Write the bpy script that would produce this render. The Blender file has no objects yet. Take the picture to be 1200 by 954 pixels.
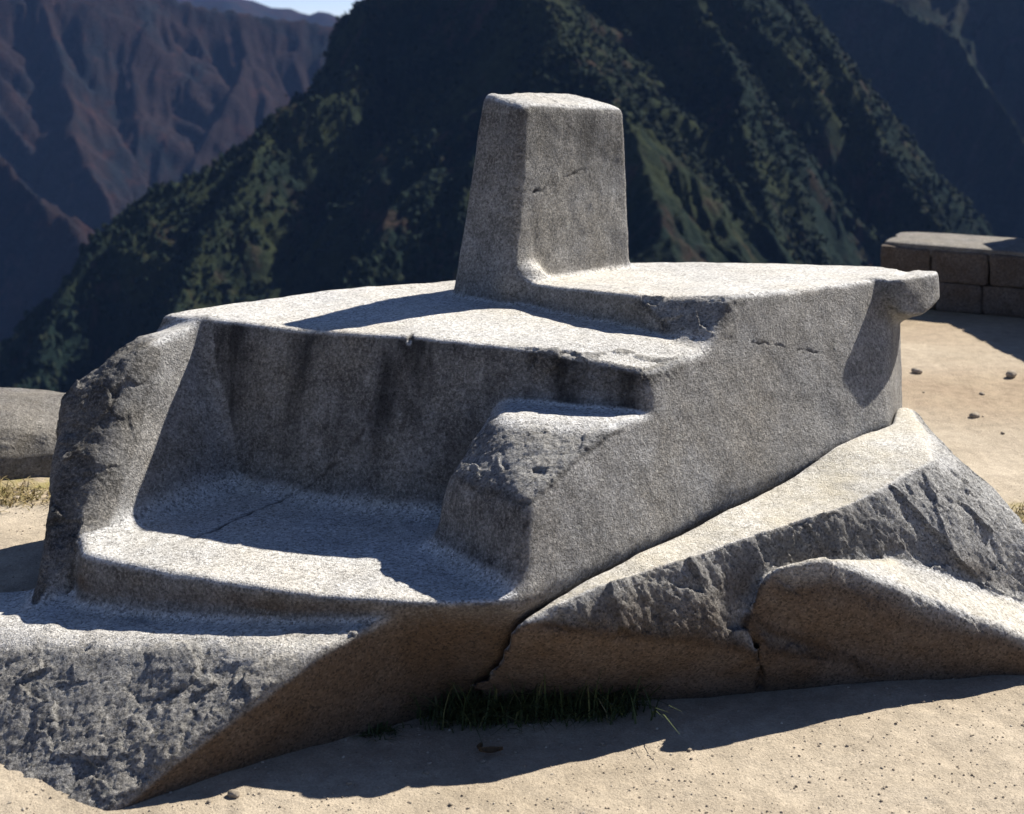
import bpy, math, random
import numpy as np

random.seed(7)
RNG = np.random.default_rng(11)
scene = bpy.context.scene
COL = scene.collection
ZC = 2.1                      # eye height above the sand; stone is measured from eye level

# ------------------------------------------------------------------ camera, sky, sun, exposure
FPX, HOR = 1650.0, 30.0       # focal length in photo pixels, row of the horizon
cd = bpy.data.cameras.new('camera')
cam = bpy.data.objects.new('camera', cd)
COL.objects.link(cam)
cam.location = (0, 0, ZC)
cam.rotation_euler = (math.radians(90), 0, 0)
cd.sensor_width = 36.0
cd.lens = 36.0 * FPX / 1200.0
cd.shift_y = -(477.0 - HOR) / 1200.0
cd.clip_start = 0.1
cd.clip_end = 30000
cd.dof.use_dof = True
cd.dof.focus_distance = 4.75
cd.dof.aperture_fstop = 3.8
scene.camera = cam

SUN_EL = math.radians(41)
AZ = np.array([0.79, 0.613]); AZ /= np.linalg.norm(AZ)
w = bpy.data.worlds.new('World'); scene.world = w; w.use_nodes = True
nt = w.node_tree
sky = nt.nodes.new('ShaderNodeTexSky'); sky.sky_type = 'NISHITA'; sky.sun_disc = False
sky.sun_elevation = SUN_EL
sky.sun_rotation = math.atan2(AZ[0], AZ[1])
sky.altitude = 2400; sky.air_density = 0.75; sky.dust_density = 0.0; sky.ozone_density = 4.0
bg = nt.nodes['Background']; bg.inputs['Strength'].default_value = 0.075
tint = nt.nodes.new('ShaderNodeMix'); tint.data_type = 'RGBA'; tint.blend_type = 'MULTIPLY'
tint.inputs[0].default_value = 1.0; tint.inputs[7].default_value = (0.90, 0.80, 0.82, 1)     # violet-blue film sky
nt.links.new(sky.outputs[0], tint.inputs[6]); nt.links.new(tint.outputs[2], bg.inputs[0])
ld = bpy.data.lights.new('sun', 'SUN'); ld.energy = 4.8; ld.angle = math.radians(0.53)
ld.color = (1.0, 0.955, 0.88)
sun = bpy.data.objects.new('sun', ld); COL.objects.link(sun)
from mathutils import Vector
sd = Vector((AZ[0]*math.cos(SUN_EL), AZ[1]*math.cos(SUN_EL), math.sin(SUN_EL)))
sun.rotation_euler = sd.to_track_quat('Z', 'Y').to_euler()
sun.location = (20, 14, 20)
vs = scene.view_settings
scene.display_settings.display_device = 'sRGB'
vs.view_transform = 'Standard'; vs.look = 'None'; vs.exposure = 1.12; vs.gamma = 1.0
scene.cycles.max_bounces = 6
scene.cycles.diffuse_bounces = 3
scene.cycles.volume_bounces = 0

# ------------------------------------------------------------------ numpy helpers
F32 = np.float32
_T = RNG.random((64, 64, 64), dtype=F32) * 2 - 1

def noise3(p, s, seed=0):
    """smooth value noise in -1..1, p (N,3) scaled by s"""
    q = p.astype(F32) * F32(s) + F32(seed * 17.37 + 300.5)
    i = np.floor(q).astype(np.int32); f = q - i
    f = f * f * (3 - 2 * f)
    i0 = i & 63; i1 = (i + 1) & 63
    x0, y0, z0 = i0[:, 0], i0[:, 1], i0[:, 2]; x1, y1, z1 = i1[:, 0], i1[:, 1], i1[:, 2]
    fx, fy, fz = f[:, 0], f[:, 1], f[:, 2]
    a = _T[x0, y0, z0] * (1 - fx) + _T[x1, y0, z0] * fx
    b = _T[x0, y1, z0] * (1 - fx) + _T[x1, y1, z0] * fx
    c = _T[x0, y0, z1] * (1 - fx) + _T[x1, y0, z1] * fx
    d = _T[x0, y1, z1] * (1 - fx) + _T[x1, y1, z1] * fx
    return (a * (1 - fy) + b * fy) * (1 - fz) + (c * (1 - fy) + d * fy) * fz

def fbm(p, s, o=4, seed=0, gain=0.5):
    r = np.zeros(len(p), F32); a = 1.0; t = 0
    for k in range(o):
        r += a * noise3(p, s * 2.03 ** k, seed + k); t += a; a *= gain
    return r / t

def ridged(p, s, o=4, seed=0, gain=0.5):
    r = np.zeros(len(p), F32); a = 1.0; t = 0
    for k in range(o):
        r += a * (1 - np.abs(noise3(p, s * 2.03 ** k, seed + k)) * 2); t += a; a *= gain
    return r / t

def sstep(a, b, x):
    t = np.clip((x - a) / (b - a), 0, 1)
    return t * t * (3 - 2 * t)

def smax(a, b, k):
    if k <= 0: return np.maximum(a, b)
    h = np.maximum(k - np.abs(a - b), 0) / k
    return np.maximum(a, b) + h * h * k * 0.25

def smin(a, b, k):
    return -smax(-a, -b, k)

def P(px, py, d):
    return np.array([(px - 600) / FPX * d, d, -(py - HOR) / FPX * d])

def Pz(px, py, z):
    return P(px, py, -z * FPX / (py - HOR))

def plane3(a, b, c, out):
    """half-space through three points, normal on the side of direction out"""
    n = np.cross(np.subtract(b, a), np.subtract(c, a)); n = n / np.linalg.norm(n)
    if np.dot(n, out) < 0: n = -n
    return n, float(np.dot(n, a))

def hull_planes(pts):
    pts = np.array(pts, float); c = pts.mean(0); res = []
    n_ = len(pts)
    for i in range(n_):
        for j in range(i + 1, n_):
            for k in range(j + 1, n_):
                n = np.cross(pts[j] - pts[i], pts[k] - pts[i]); l = np.linalg.norm(n)
                if l < 1e-7: continue
                n = n / l; d = np.dot(n, pts[i])
                if np.dot(n, c) > d: n, d = -n, -d
                if np.all(pts @ n <= d + 1e-4):
                    if not any(np.dot(n, m) > 0.9995 and abs(d - e) < 2e-3 for m, e in res):
                        res.append((n, d))
    return res

def ev(planes, p, k):
    r = None
    for n, d in planes:
        v = p @ np.asarray(n, F32) - F32(d)
        r = v if r is None else smax(r, v, k)
    return r

def prism(poly, z0, slopes, top, zbot):
    """planes of a block: outline at height z0, one outward slope per side, top plane"""
    poly = np.array(poly, float); c = poly.mean(0); res = []
    for i in range(len(poly)):
        a, b = poly[i], poly[(i + 1) % len(poly)]
        e = b - a; n = np.array([e[1], -e[0]]); n /= np.linalg.norm(n)
        if np.dot(n, c - a) > 0: n = -n
        v = np.array([n[0], n[1], slopes[i]]); l = np.linalg.norm(v); v /= l
        res.append((v, float(np.dot(v, [a[0], a[1], z0]))))
    if top is not None: res.append(top)
    res.append((np.array([0, 0, -1.0]), -zbot))
    return res

def seg_dist(p, pts):
    """distance to a polyline in 3-D"""
    best = np.full(len(p), 9.0, F32)
    for a, b in zip(pts[:-1], pts[1:]):
        a = np.asarray(a, F32); b = np.asarray(b, F32); ab = b - a
        t = np.clip(((p - a) @ ab) / max(float(ab @ ab), 1e-9), 0, 1)
        best = np.minimum(best, np.linalg.norm(p - a - t[:, None] * ab, axis=1))
    return best

def surface_net(f, lo, hi, h):
    n = np.ceil((np.array(hi) - np.array(lo)) / h).astype(int) + 1
    ax = [lo[i] + h * np.arange(n[i]) for i in range(3)]
    V = np.empty(n, F32)
    for i0 in range(0, n[0], 24):
        X, Y, Z = np.meshgrid(ax[0][i0:i0 + 24], ax[1], ax[2], indexing='ij')
        q = np.stack([X.ravel(), Y.ravel(), Z.ravel()], 1).astype(F32)
        V[i0:i0 + 24] = f(q).reshape(X.shape)
    ins = V < 0
    cnt = np.zeros(n - 1, np.uint8); acc = np.zeros((*(n - 1), 3), F32)
    def sl(o): return tuple(slice(o[i], n[i] - 1 + o[i]) for i in range(3))
    corners = [(i, j, k) for i in (0, 1) for j in (0, 1) for k in (0, 1)]
    for c in corners:
        for a in range(3):
            if c[a] == 0:
                d = list(c); d[a] = 1
                v0, v1 = V[sl(c)], V[sl(d)]
                m = (v0 < 0) != (v1 < 0)
                t = np.where(m, v0 / np.where(m, v0 - v1, 1), 0)
                cnt += m
                for b in range(3):
                    acc[..., b] += np.where(m, (t if b == a else c[b]), 0)
    act = cnt > 0
    idx = -np.ones(n - 1, np.int64); cells = np.argwhere(act); idx[act] = np.arange(len(cells))
    verts = (cells + acc[act] / cnt[act][:, None]) * h + np.array(lo)
    quads = []
    for a in range(3):
        b, c = (a + 1) % 3, (a + 2) % 3
        s0 = [slice(1, n[i] - 1) for i in range(3)]; s1 = list(s0)
        s0[a] = slice(0, n[a] - 1); s1[a] = slice(1, n[a])
        m = ins[tuple(s0)] != ins[tuple(s1)]
        e = np.argwhere(m); off = np.ones(3, int); off[a] = 0; e = e + off
        flip = ins[tuple(s0)][m]
        def g(db, dc):
            q = e.copy(); q[:, b] -= db; q[:, c] -= dc
            return idx[q[:, 0], q[:, 1], q[:, 2]]
        Q = np.stack([g(1, 1), g(0, 1), g(0, 0), g(1, 0)], 1)
        Q[~flip] = Q[~flip][:, ::-1]
        quads.append(Q)
    return verts.astype(F32), np.concatenate(quads)

def subdivide(v, q):
    nv = len(v)
    e = np.concatenate([q[:, [i, (i + 1) % 4]] for i in range(4)]); e.sort(1)
    key = e[:, 0] * nv + e[:, 1]
    u, inv = np.unique(key, return_inverse=True)
    ev_ = (v[u // nv] + v[u % nv]) * 0.5
    fc = v[q].mean(1)
    m = len(q); E = [nv + inv[i * m:(i + 1) * m] for i in range(4)]; C = nv + len(u) + np.arange(m)
    nq = [np.stack([q[:, i], E[i], C, E[i - 1]], 1) for i in range(4)]
    return np.concatenate([v, ev_, fc]).astype(F32), np.concatenate(nq)

def grad(f, p, e=0.004):
    k = np.array([[1, -1, -1], [-1, -1, 1], [-1, 1, -1], [1, 1, 1]], F32)
    g = np.zeros_like(p)
    for r in k: g += r * f(p + r * F32(e))[:, None]
    return g / np.maximum(np.linalg.norm(g, axis=1, keepdims=True), 1e-9)

def make_mesh(name, v, faces, mat, parent=None, attrs=None, smooth=True, dz=ZC):
    me = bpy.data.meshes.new(name)
    v = np.asarray(v, np.float64).copy(); v[:, 2] += dz
    faces = np.asarray(faces); k = faces.shape[1]
    me.vertices.add(len(v)); me.vertices.foreach_set('co', v.ravel())
    me.loops.add(faces.size); me.loops.foreach_set('vertex_index', faces.ravel().astype(np.int32))
    me.polygons.add(len(faces))
    me.polygons.foreach_set('loop_start', np.arange(0, faces.size, k, dtype=np.int32))
    me.polygons.foreach_set('use_smooth', np.full(len(faces), smooth))
    me.update(calc_edges=True)
    for an, av in (attrs or {}).items():
        a = me.attributes.new(an, 'FLOAT', 'POINT'); a.data.foreach_set('value', np.asarray(av, F32))
    if mat: me.materials.append(mat)
    o = bpy.data.objects.new(name, me); COL.objects.link(o)
    if parent: o.parent = parent; o.matrix_parent_inverse = parent.matrix_world.inverted()
    return o

def submesh(v, q, mask, attrs):
    f = q[mask]; u, inv = np.unique(f, return_inverse=True)
    return v[u], inv.reshape(f.shape), {k: a[u] for k, a in attrs.items()}

def empty(name, loc):
    o = bpy.data.objects.new(name, None); COL.objects.link(o)
    o.location = loc; o.empty_display_size = 0.2
    bpy.context.view_layer.update()
    return o

def tag(o, label=None, cat=None, group=None, kind=None):
    if label: o['label'] = label
    if cat: o['category'] = cat
    if group: o['group'] = group
    if kind: o['kind'] = kind
    return o

# ------------------------------------------------------------------ materials
class M:
    def __init__(s, name, rough=0.9, spec=0.2):
        s.m = bpy.data.materials.new(name); s.m.use_nodes = True; s.t = s.m.node_tree
        s.b = s.t.nodes['Principled BSDF']
        s.b.inputs['Roughness'].default_value = rough
        s.b.inputs['Specular IOR Level'].default_value = spec
        s.co = s.t.nodes.new('ShaderNodeTexCoord').outputs['Object']
    def link(s, a, b): s.t.links.new(a, b)
    def noise(s, scale, detail=4, rough=0.55, co=None, stretch=None, dist=0.0):
        n = s.t.nodes.new('ShaderNodeTexNoise'); n.inputs['Scale'].default_value = scale
        n.inputs['Detail'].default_value = detail; n.inputs['Roughness'].default_value = rough
        n.inputs['Distortion'].default_value = dist
        co = co or s.co
        if stretch:
            mp = s.t.nodes.new('ShaderNodeMapping'); mp.inputs['Scale'].default_value = stretch
            s.link(co, mp.inputs[0]); co = mp.outputs[0]
        s.link(co, n.inputs['Vector']); return n.outputs['Fac']
    def voro(s, scale, out='Color', feature='F1'):
        n = s.t.nodes.new('ShaderNodeTexVoronoi'); n.inputs['Scale'].default_value = scale
        n.feature = feature
        s.link(s.co, n.inputs['Vector']); return n.outputs[out]
    def ramp(s, fac, stops):
        r = s.t.nodes.new('ShaderNodeValToRGB'); e = r.color_ramp.elements
        while len(e) < len(stops): e.new(0.5)
        for el, (p, c) in zip(e, stops):
            el.position = p
            el.color = (*c, 1) if hasattr(c, '__len__') else (c, c, c, 1)
        s.link(fac, r.inputs[0]); return r.outputs['Color']
    def mix(s, fac, a, b, mode='MIX'):
        n = s.t.nodes.new('ShaderNodeMix'); n.data_type = 'RGBA'; n.blend_type = mode
        for sock, val in ((n.inputs[0], fac), (n.inputs[6], a), (n.inputs[7], b)):
            if isinstance(val, (int, float)): sock.default_value = val if sock.type == 'VALUE' else (val, val, val, 1)
            elif isinstance(val, tuple): sock.default_value = (*val, 1)
            else: s.link(val, sock)
        return n.outputs[2]
    def math(s, op, a, b=0.0, c=0.0):
        n = s.t.nodes.new('ShaderNodeMath'); n.operation = op
        for i, val in enumerate((a, b, c)):
            if isinstance(val, (int, float)): n.inputs[i].default_value = val
            else: s.link(val, n.inputs[i])
        return n.outputs[0]
    def attr(s, name):
        n = s.t.nodes.new('ShaderNodeAttribute'); n.attribute_name = name; return n.outputs['Fac']
    def bump(s, h, strength, dist, prev=None):
        n = s.t.nodes.new('ShaderNodeBump'); n.inputs['Distance'].default_value = dist
        if isinstance(strength, (int, float)): n.inputs['Strength'].default_value = strength
        else: s.link(strength, n.inputs['Strength'])
        s.link(h, n.inputs['Height'])
        if prev is not None: s.link(prev, n.inputs['Normal'])
        return n.outputs[0]
    def done(s, col, nrm=None):
        if isinstance(col, tuple): s.b.inputs['Base Color'].default_value = (*col, 1)
        else: s.link(col, s.b.inputs['Base Color'])
        if nrm is not None: s.link(nrm, s.b.inputs['Normal'])
        return s.m

def granite():
    g = M('granite', 0.88, 0.25)
    tone = g.ramp(g.noise(2.2, 5, 0.6), [(0.3, (0.41, 0.40, 0.38)), (0.7, (0.53, 0.52, 0.50))])
    # mineral grains: pale feldspar, grey quartz, black mica
    n = g.t.nodes.new('ShaderNodeSeparateColor'); g.link(g.voro(160), n.inputs[0])
    grain = g.ramp(n.outputs[0], [(0.0, 0.28), (0.14, 0.5), (0.28, 0.9), (0.65, 1.08), (0.88, 1.4), (1.0, 1.6)])
    col = g.mix(0.8, tone, grain, 'MULTIPLY')
    n2 = g.ramp(g.noise(60, 3, 0.7), [(0.35, 0.75), (0.65, 1.2)])
    col = g.mix(0.8, col, n2, 'MULTIPLY')
    # dark weathering crust with pale scars
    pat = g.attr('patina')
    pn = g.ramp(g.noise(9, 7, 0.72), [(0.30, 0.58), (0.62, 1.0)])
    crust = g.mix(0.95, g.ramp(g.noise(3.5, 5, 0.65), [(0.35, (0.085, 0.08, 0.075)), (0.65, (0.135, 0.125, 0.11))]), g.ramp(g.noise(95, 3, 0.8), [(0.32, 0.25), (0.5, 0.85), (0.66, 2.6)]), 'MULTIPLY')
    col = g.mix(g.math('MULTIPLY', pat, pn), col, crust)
    # iron-tinted and greyer patches, scattered pale lichen spots
    col = g.mix(g.ramp(g.noise(1.7, 4, 0.6), [(0.45, 0.0), (0.7, 0.6)]), col, g.mix(1.0, col, (1.06, 0.97, 0.82), 'MULTIPLY'))
    col = g.mix(g.ramp(g.noise(6.5, 5, 0.7), [(0.56, 0.0), (0.72, 0.45)]), col, g.mix(1.0, col, (0.55, 0.55, 0.56), 'MULTIPLY'))
    col = g.mix(g.ramp(g.noise(23, 3, 0.6), [(0.66, 0.0), (0.72, 0.5)]), col, (0.42, 0.41, 0.36))
    # vertical rain streaks
    st = g.ramp(g.noise(7, 4, 0.6, stretch=(1, 1, 0.1)), [(0.44, 0.0), (0.62, 1.0)])
    col = g.mix(g.math('MULTIPLY', g.attr('streak'), st), col, g.mix(0.8, (0.03, 0.029, 0.029), grain, 'MULTIPLY'))
    # ochre soil stain low on the rock
    so = g.ramp(g.noise(5, 5, 0.65), [(0.2, 0.75), (0.7, 1.0)])
    col = g.mix(g.math('MULTIPLY', g.attr('soil'), so), col, g.mix(0.75, (0.105, 0.068, 0.040), grain, 'MULTIPLY'))
    # warm dust on ledges
    col = g.mix(g.math('MULTIPLY', g.attr('dust'), g.ramp(g.noise(6, 4), [(0.3, 0.2), (0.8, 0.85)])), col, (0.50, 0.44, 0.32))
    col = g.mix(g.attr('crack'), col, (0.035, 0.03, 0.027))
    b1 = g.bump(g.noise(95, 4, 0.72), g.attr('grain'), 0.009)
    b2 = g.bump(g.noise(190, 2, 0.6), 0.7, 0.004, b1)
    rb = g.bump(g.noise(30, 6, 0.72, dist=0.3), g.attr('roughness'), 0.035, b2)
    return g.done(col, rb)

def sand():
    g = M('sand', 0.95, 0.1)
    c = g.ramp(g.noise(1.1, 6, 0.6), [(0.25, (0.30, 0.245, 0.175)), (0.5, (0.40, 0.335, 0.25)), (0.75, (0.48, 0.41, 0.315))])
    c = g.mix(g.attr('earth'), c, g.ramp(g.noise(3, 5), [(0.3, (0.27, 0.20, 0.135)), (0.7, (0.36, 0.285, 0.195))]))
    c = g.mix(g.math('MULTIPLY', g.attr('dry'), g.ramp(g.noise(9, 5, 0.7), [(0.4, 0.0), (0.6, 1.0)])), c, (0.28, 0.24, 0.10))
    c = g.mix(0.7, c, g.ramp(g.noise(130, 3, 0.7), [(0.3, 0.65), (0.7, 1.25)]), 'MULTIPLY')
    c = g.mix(0.8, c, g.ramp(g.noise(14, 6, 0.7), [(0.3, 0.72), (0.65, 1.12)]), 'MULTIPLY')
    d = g.ramp(g.voro(60, 'Distance'), [(0.05, 1.0), (0.12, 0.0)])
    d = g.math('MULTIPLY', d, g.ramp(g.noise(7, 3), [(0.55, 0.0), (0.6, 0.5)]))
    c = g.mix(g.math('MULTIPLY', d, 0.35), c, (0.28, 0.23, 0.17))
    b = g.bump(g.noise(26, 7, 0.72), 0.6, 0.014)
    b = g.bump(g.noise(160, 3, 0.6), 0.6, 0.004, b)
    return g.done(c, b)

MAT_G = granite(); MAT_S = sand()

# ------------------------------------------------------------------ the carved stone
# all heights from eye level: low platform -1.088, raised platform about -1.0, seat -1.62
ZL = -1.088
FN = np.array([0.63, -0.776, 0.3]); FN = FN / np.linalg.norm(FN)
FACE = (FN, float(FN @ np.array([0.1, 4.15, -1.66])))
RT = np.array([-0.0105, 0.0735, 1.0]); _l = np.linalg.norm(RT)
RTOP = (RT / _l, -0.599 / _l)
J = np.array([0.514, -0.524, -0.497]); J = J / np.linalg.norm(J)
JOINT = (J, float(J @ np.array([0.062, 4.11, -1.674])))      # natural joint between the carved stone and the boulder
CHAMFER = plane3(Pz(590, 407, -1.088), Pz(800, 396, -1.088), P(757, 443, 4.60), (0, -1, 1))
core_pl = prism([(-1.31, 5.285), (-1.195, 5.228), (-0.36, 4.905), (0.60, 4.585), (1.60, 5.40), (1.66, 5.80), (0.6, 6.2), (-0.27, 6.06), (-0.863, 5.72)],
                ZL, [0.1, 0.32, 0.22, 0.0, 0.0, 0.15, 0.15, 0.15, 0.15], (np.array([0, 0, 1.0]), ZL), -2.4) + [(np.array([0.93, -0.35, 0.0]), 0.93*1.50 - 0.35*5.545), CHAMFER]
slab_pl = prism([(0.0, 5.53), (0.43, 5.07), (0.85, 4.93), (1.60, 5.40), (1.66, 5.80), (1.58, 6.02), (1.1, 6.18), (0.5, 6.19), (0.1, 6.1)],
                -0.97, [0.05, 0.95, 0.0, 0.0, 0.1, 0.1, 0.1, 0.1, 0.1], RTOP, -1.6) + [(np.array([0.93, -0.35, 0.0]), 0.93*1.50 - 0.35*5.545)]
jut_pl = hull_planes([P(1018, 328, 5.52), P(1056, 326, 5.41), P(1099, 319, 5.53), P(1075, 312, 5.95), P(1102, 318, 5.75),
                      P(1060, 371, 5.40), P(1084, 370, 5.43), P(1103, 352, 5.53), P(1060, 378, 5.75), P(1036, 372, 5.7), P(1070, 362, 5.95), P(1102, 347, 5.76)])
pillar_pl = prism([(-0.01, 5.46), (0.515, 6.0), (0.2, 6.25), (-0.255, 5.67)], ZL, [0.024, 0.045, 0.10, 0.136],
                  plane3((0.05, 5.55, -0.31), (0.47, 5.99, -0.343), (-0.105, 5.73, -0.267), (0, 0, 1)), -1.3)
WA, WC = np.array([-1.12, 5.2, -1.088]), np.array([-1.012, 4.969, -1.66])
_n = np.array([0.705, -0.60, 0.377]); _n = _n / np.linalg.norm(_n); WALL = (_n, float(_n @ WA))
def on(pl, px, py):
    r = P(px, py, 1.0); return r * (pl[1] / float(pl[0] @ r))
WB = on(WALL, 112, 632)
We, Wr, Wb = on(WALL, 166, 412), on(WALL, 95, 646), P(33, 712, 4.42)
WFRONT = plane3(We, Wr, Wb, (-0.5, -1, 0.2))
Wd = on(WFRONT, 71, 456)
wing_pl = hull_planes([WA, (-1.17, 5.17, -1.12), (-1.22, 5.15, -1.155), (-1.40, 5.26, -1.165), P(150, 398, 5.08), Wd, We, Wr, WB, Wb, WC, (-1.0, 5.3, -1.2), (-1.62, 5.2, -1.8), Wd + np.array([-0.05, 0.3, -0.1]),
                       (-1.05, 5.3, -2.2), Wb + np.array([0, 0, -0.4]), Wr + np.array([0, 0, -0.5]), (-1.62, 5.2, -2.2)]) + [WALL, WFRONT]
step_pl = hull_planes([(-0.03, 4.85, -1.265), (0.6, 4.75, -1.265), (-0.027, 4.545, -1.265), P(590, 487, 4.55), P(760, 495, 4.50),
                       P(525, 560, 4.45), P(617, 588, 4.19), P(510, 642, 4.46), P(612, 692, 4.10), (0.06, 4.05, -1.9), (-0.2, 4.4, -1.9), (-0.03, 4.9, -1.9), (0.9, 4.9, -1.9),
                       (0.2, 4.15, -1.42), (0.25, 4.05, -1.9)])
seat_pl = prism([Pz(93, 646, -1.66)[:2], Pz(200, 670, -1.66)[:2], Pz(300, 688, -1.66)[:2], Pz(400, 701, -1.66)[:2], Pz(510, 708, -1.66)[:2],
                 (0.25, 4.10), (1.0, 4.9), (-0.9, 5.2), (-1.4, 4.8)], -1.66, [0.1, 0.08, -0.15, -0.5, -0.66, 0.0, 0, 0, 0],
                (np.array([0, 0, 1.0]), -1.66), -2.4)
E1, E2, E3 = Pz(0, 745, -1.85), Pz(384, 757, -1.745), P(130, 950, 3.68)
ledge_top = plane3(E1, E2, Pz(40, 716, -1.836), (0, 0, 1))
rough_pl = [ledge_top, plane3(E1, E2, E3, (0, -0.5, 1)), plane3(E2, E3, Pz(560, 834, -2.15), (0.6, -0.8, 0)),
            (np.array([-1.0, 0, 0]), 2.3), (np.array([0, 1.0, 0]), 4.6), (np.array([0, 0, -1.0]), 2.4)]

# bites out of the stone
bite2 = hull_planes([P(148, 405, 4.95), P(168, 408, 4.85), P(165, 445, 4.86), P(110, 470, 4.82), P(150, 400, 4.6), P(168, 405, 4.6), P(165, 450, 4.6), P(105, 480, 4.6)])
GROOVE = [P(484, 394, 4.955), P(479, 402, 4.885), P(479, 412, 4.87)]

def parts_sdf(p):
    wing = smax(ev(wing_pl, p, 0.04), -ev(bite2, p, 0.03), 0.03)
    foot = (np.linalg.norm((p - np.array([0.05, 5.53, -1.0], F32)) / np.array([1.5, 1.0, 1.0], F32), axis=1) - 0.055)
    return [('pillar', smin(ev(pillar_pl, p, 0.04), foot, 0.07)), ('platform', ev(slab_pl, p, 0.02)), ('alcove_wall', ev(core_pl, p, 0.02)),
            ('side_wing', wing), ('step', ev(step_pl, p, 0.022)), ('seat', ev(seat_pl, p, 0.03)), ('ledge', ev(rough_pl, p, 0.03)),
            ('projection', ev(jut_pl, p, 0.018))]

BLEND = {'platform': 0.045, 'alcove_wall': 0.03, 'side_wing': 0.075, 'step': 0.025, 'seat': 0.09, 'ledge': 0.05}
def stone_base(p, comp=None):
    comp = comp or parts_sdf(p)
    r = comp[0][1]
    for name, v in comp[1:-1]:
        r = smin(r, v, BLEND[name])
    r = smax(r, ev([FACE], p, 0), 0.03)
    r = smax(r, ev([JOINT], p, 0), 0.03)
    return smin(r, comp[-1][1], 0.045)

def chips(p, s, seed):
    """faceted breakage: every cell of a jittered lattice is a small tilted flake"""
    r = np.random.default_rng(seed)
    tab = r.random((32, 32, 32, 3)).astype(F32); tilt = r.normal(0, 1, (32, 32, 32, 3)).astype(F32); off = r.normal(0, 1, (32, 32, 32)).astype(F32)
    q = p.astype(F32) * F32(s) + 200; c = np.floor(q).astype(np.int32)
    best = np.full(len(p), 9.0, F32); out = np.zeros(len(p), F32)
    for dx in (-1, 0, 1):
        for dy in (-1, 0, 1):
            for dz in (-1, 0, 1):
                k = c + np.array([dx, dy, dz], np.int32); m = k & 31
                d = q - k - tab[m[:, 0], m[:, 1], m[:, 2]]
                l = (d * d).sum(1)
                hit = l < best
                mm = m[hit]
                out[hit] = (d[hit] * tilt[mm[:, 0], mm[:, 1], mm[:, 2]]).sum(1) * 0.8 + 0.15 * off[mm[:, 0], mm[:, 1], mm[:, 2]]
                best[hit] = l[hit]
    return out / F32(s)

def breakage(p, rough, seed, big=1.0):
    """displacement of broken rock, only where rough"""
    d = np.zeros(len(p), F32); m = rough > 0.02
    pm = p[m]; wq = pm + 0.012 * np.stack([noise3(pm, 25, seed + 1), noise3(pm, 25, seed + 2), noise3(pm, 25, seed + 3)], 1)
    e = big * (0.10 * chips(wq, 6, seed) + 0.06 * chips(wq, 17, seed + 1)) + 0.075 * chips(wq, 42, seed + 2) + 0.0075 * fbm(pm, 18, 5, seed, 0.68)
    d[m] = rough[m] * np.clip(e, -0.04, 0.04)
    return d

def stone_sdf(p):
    wq = p + 0.005 * np.stack([noise3(p, 4.3, 41), noise3(p, 4.3, 42), noise3(p, 4.3, 43)], 1) + 0.0018 * np.stack([noise3(p, 19, 44), noise3(p, 19, 45), noise3(p, 19, 46)], 1)
    r = stone_base(wq)
    r = r + 0.006 * noise3(p, 2.1, 3) + 0.0015 * noise3(p, 9.0, 4)     # hand-worn unevenness
    r = smax(r, 0.007 - seg_dist(p, GROOVE), 0.012)
    return r

def ell(p, c, r, soft=0.35):
    q = np.linalg.norm((p - np.asarray(c, F32)) / np.asarray(r, F32), axis=1)
    return 1 - sstep(1 - soft, 1 + soft, q)

LO, HI = (-2.45, 3.35, -2.35), (1.95, 6.4, -0.18)
v, q = surface_net(stone_sdf, LO, HI, 0.022)
cz = v[q].mean(1)
keep = cz[:, 2] > -2.3
q = q[keep]
v, q = subdivide(v, q)
for _ in range(2):
    v = v - grad(stone_sdf, v) * stone_sdf(v)[:, None]
v, q = subdivide(v, q)
nrm = grad(stone_sdf, v, 0.005)
v = v - nrm * stone_sdf(v)[:, None]

comp = parts_sdf(v)
names = [c[0] for c in comp]
which = np.argmin(np.stack([c[1] for c in comp], 1), 1)
is_ = lambda n: which == names.index(n)

# where the rock was left rough or broken
wob = 0.02 * fbm(v, 9, 3, 21)
crest = is_('side_wing') * (1 - sstep(0.045, 0.10, seg_dist(v, [We, We * 0.35 + Wr * 0.65, Wr * 0.9 + We * 0.1]) + 1.6 * wob))  # crust also painted past the wing's edge, narrowing its sunlit band
rough = np.maximum.reduce([0.55 * crest,
    ell(v, P(170, 850, 3.85), (0.95, 0.6, 0.32), 0.12) * sstep(0.35, 0.7, nrm[:, 2] - 0.2 * (v[:, 0] > -0.2)) * is_('ledge') * sstep(-0.012, 0.02, 0.0 - (v @ ledge_top[0].astype(F32) - ledge_top[1]) - 0.008 + wob),
    ell(v, P(88, 530, 4.65), (0.30, 0.62, 0.56), 0.15) * is_('side_wing') * sstep(-0.25, 0.0, -nrm[:, 0] - 0.15 * nrm[:, 2] + wob * 4),
    ell(v, P(640, 530, 4.38), (0.36, 0.32, 0.19), 0.2) * sstep(0.36, 0.55, nrm[:, 2] + wob) * (1 - sstep(-1.30, -1.275, v[:, 2] + 0.4 * wob)),
    0.7 * ell(v, P(800, 362, 4.98), (0.22, 0.12, 0.09), 0.3) * sstep(0.2, 0.5, nrm[:, 2]) * (nrm[:, 2] < 0.96),
    0.85 * ell(v, P(700, 425, 4.68), (0.34, 0.16, 0.075), 0.3) * (nrm[:, 2] < 0.97),
    0.3 * ell(v, P(640, 112, 5.8), (0.4, 0.4, 0.05), 0.3) * sstep(0.6, 0.9, nrm[:, 2]),
]).astype(F32)
disp = 0.0012 * fbm(v, 26, 2, 5) + breakage(v @ np.array([[1, 0.3, 0], [-0.5, 1, 0], [0, 0, 1]], F32), rough * np.clip(0.85 + 0.6 * fbm(v, 4.5, 2, 33), 0.5, 1), 31, 0.7)
v = v + nrm * disp[:, None]

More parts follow.
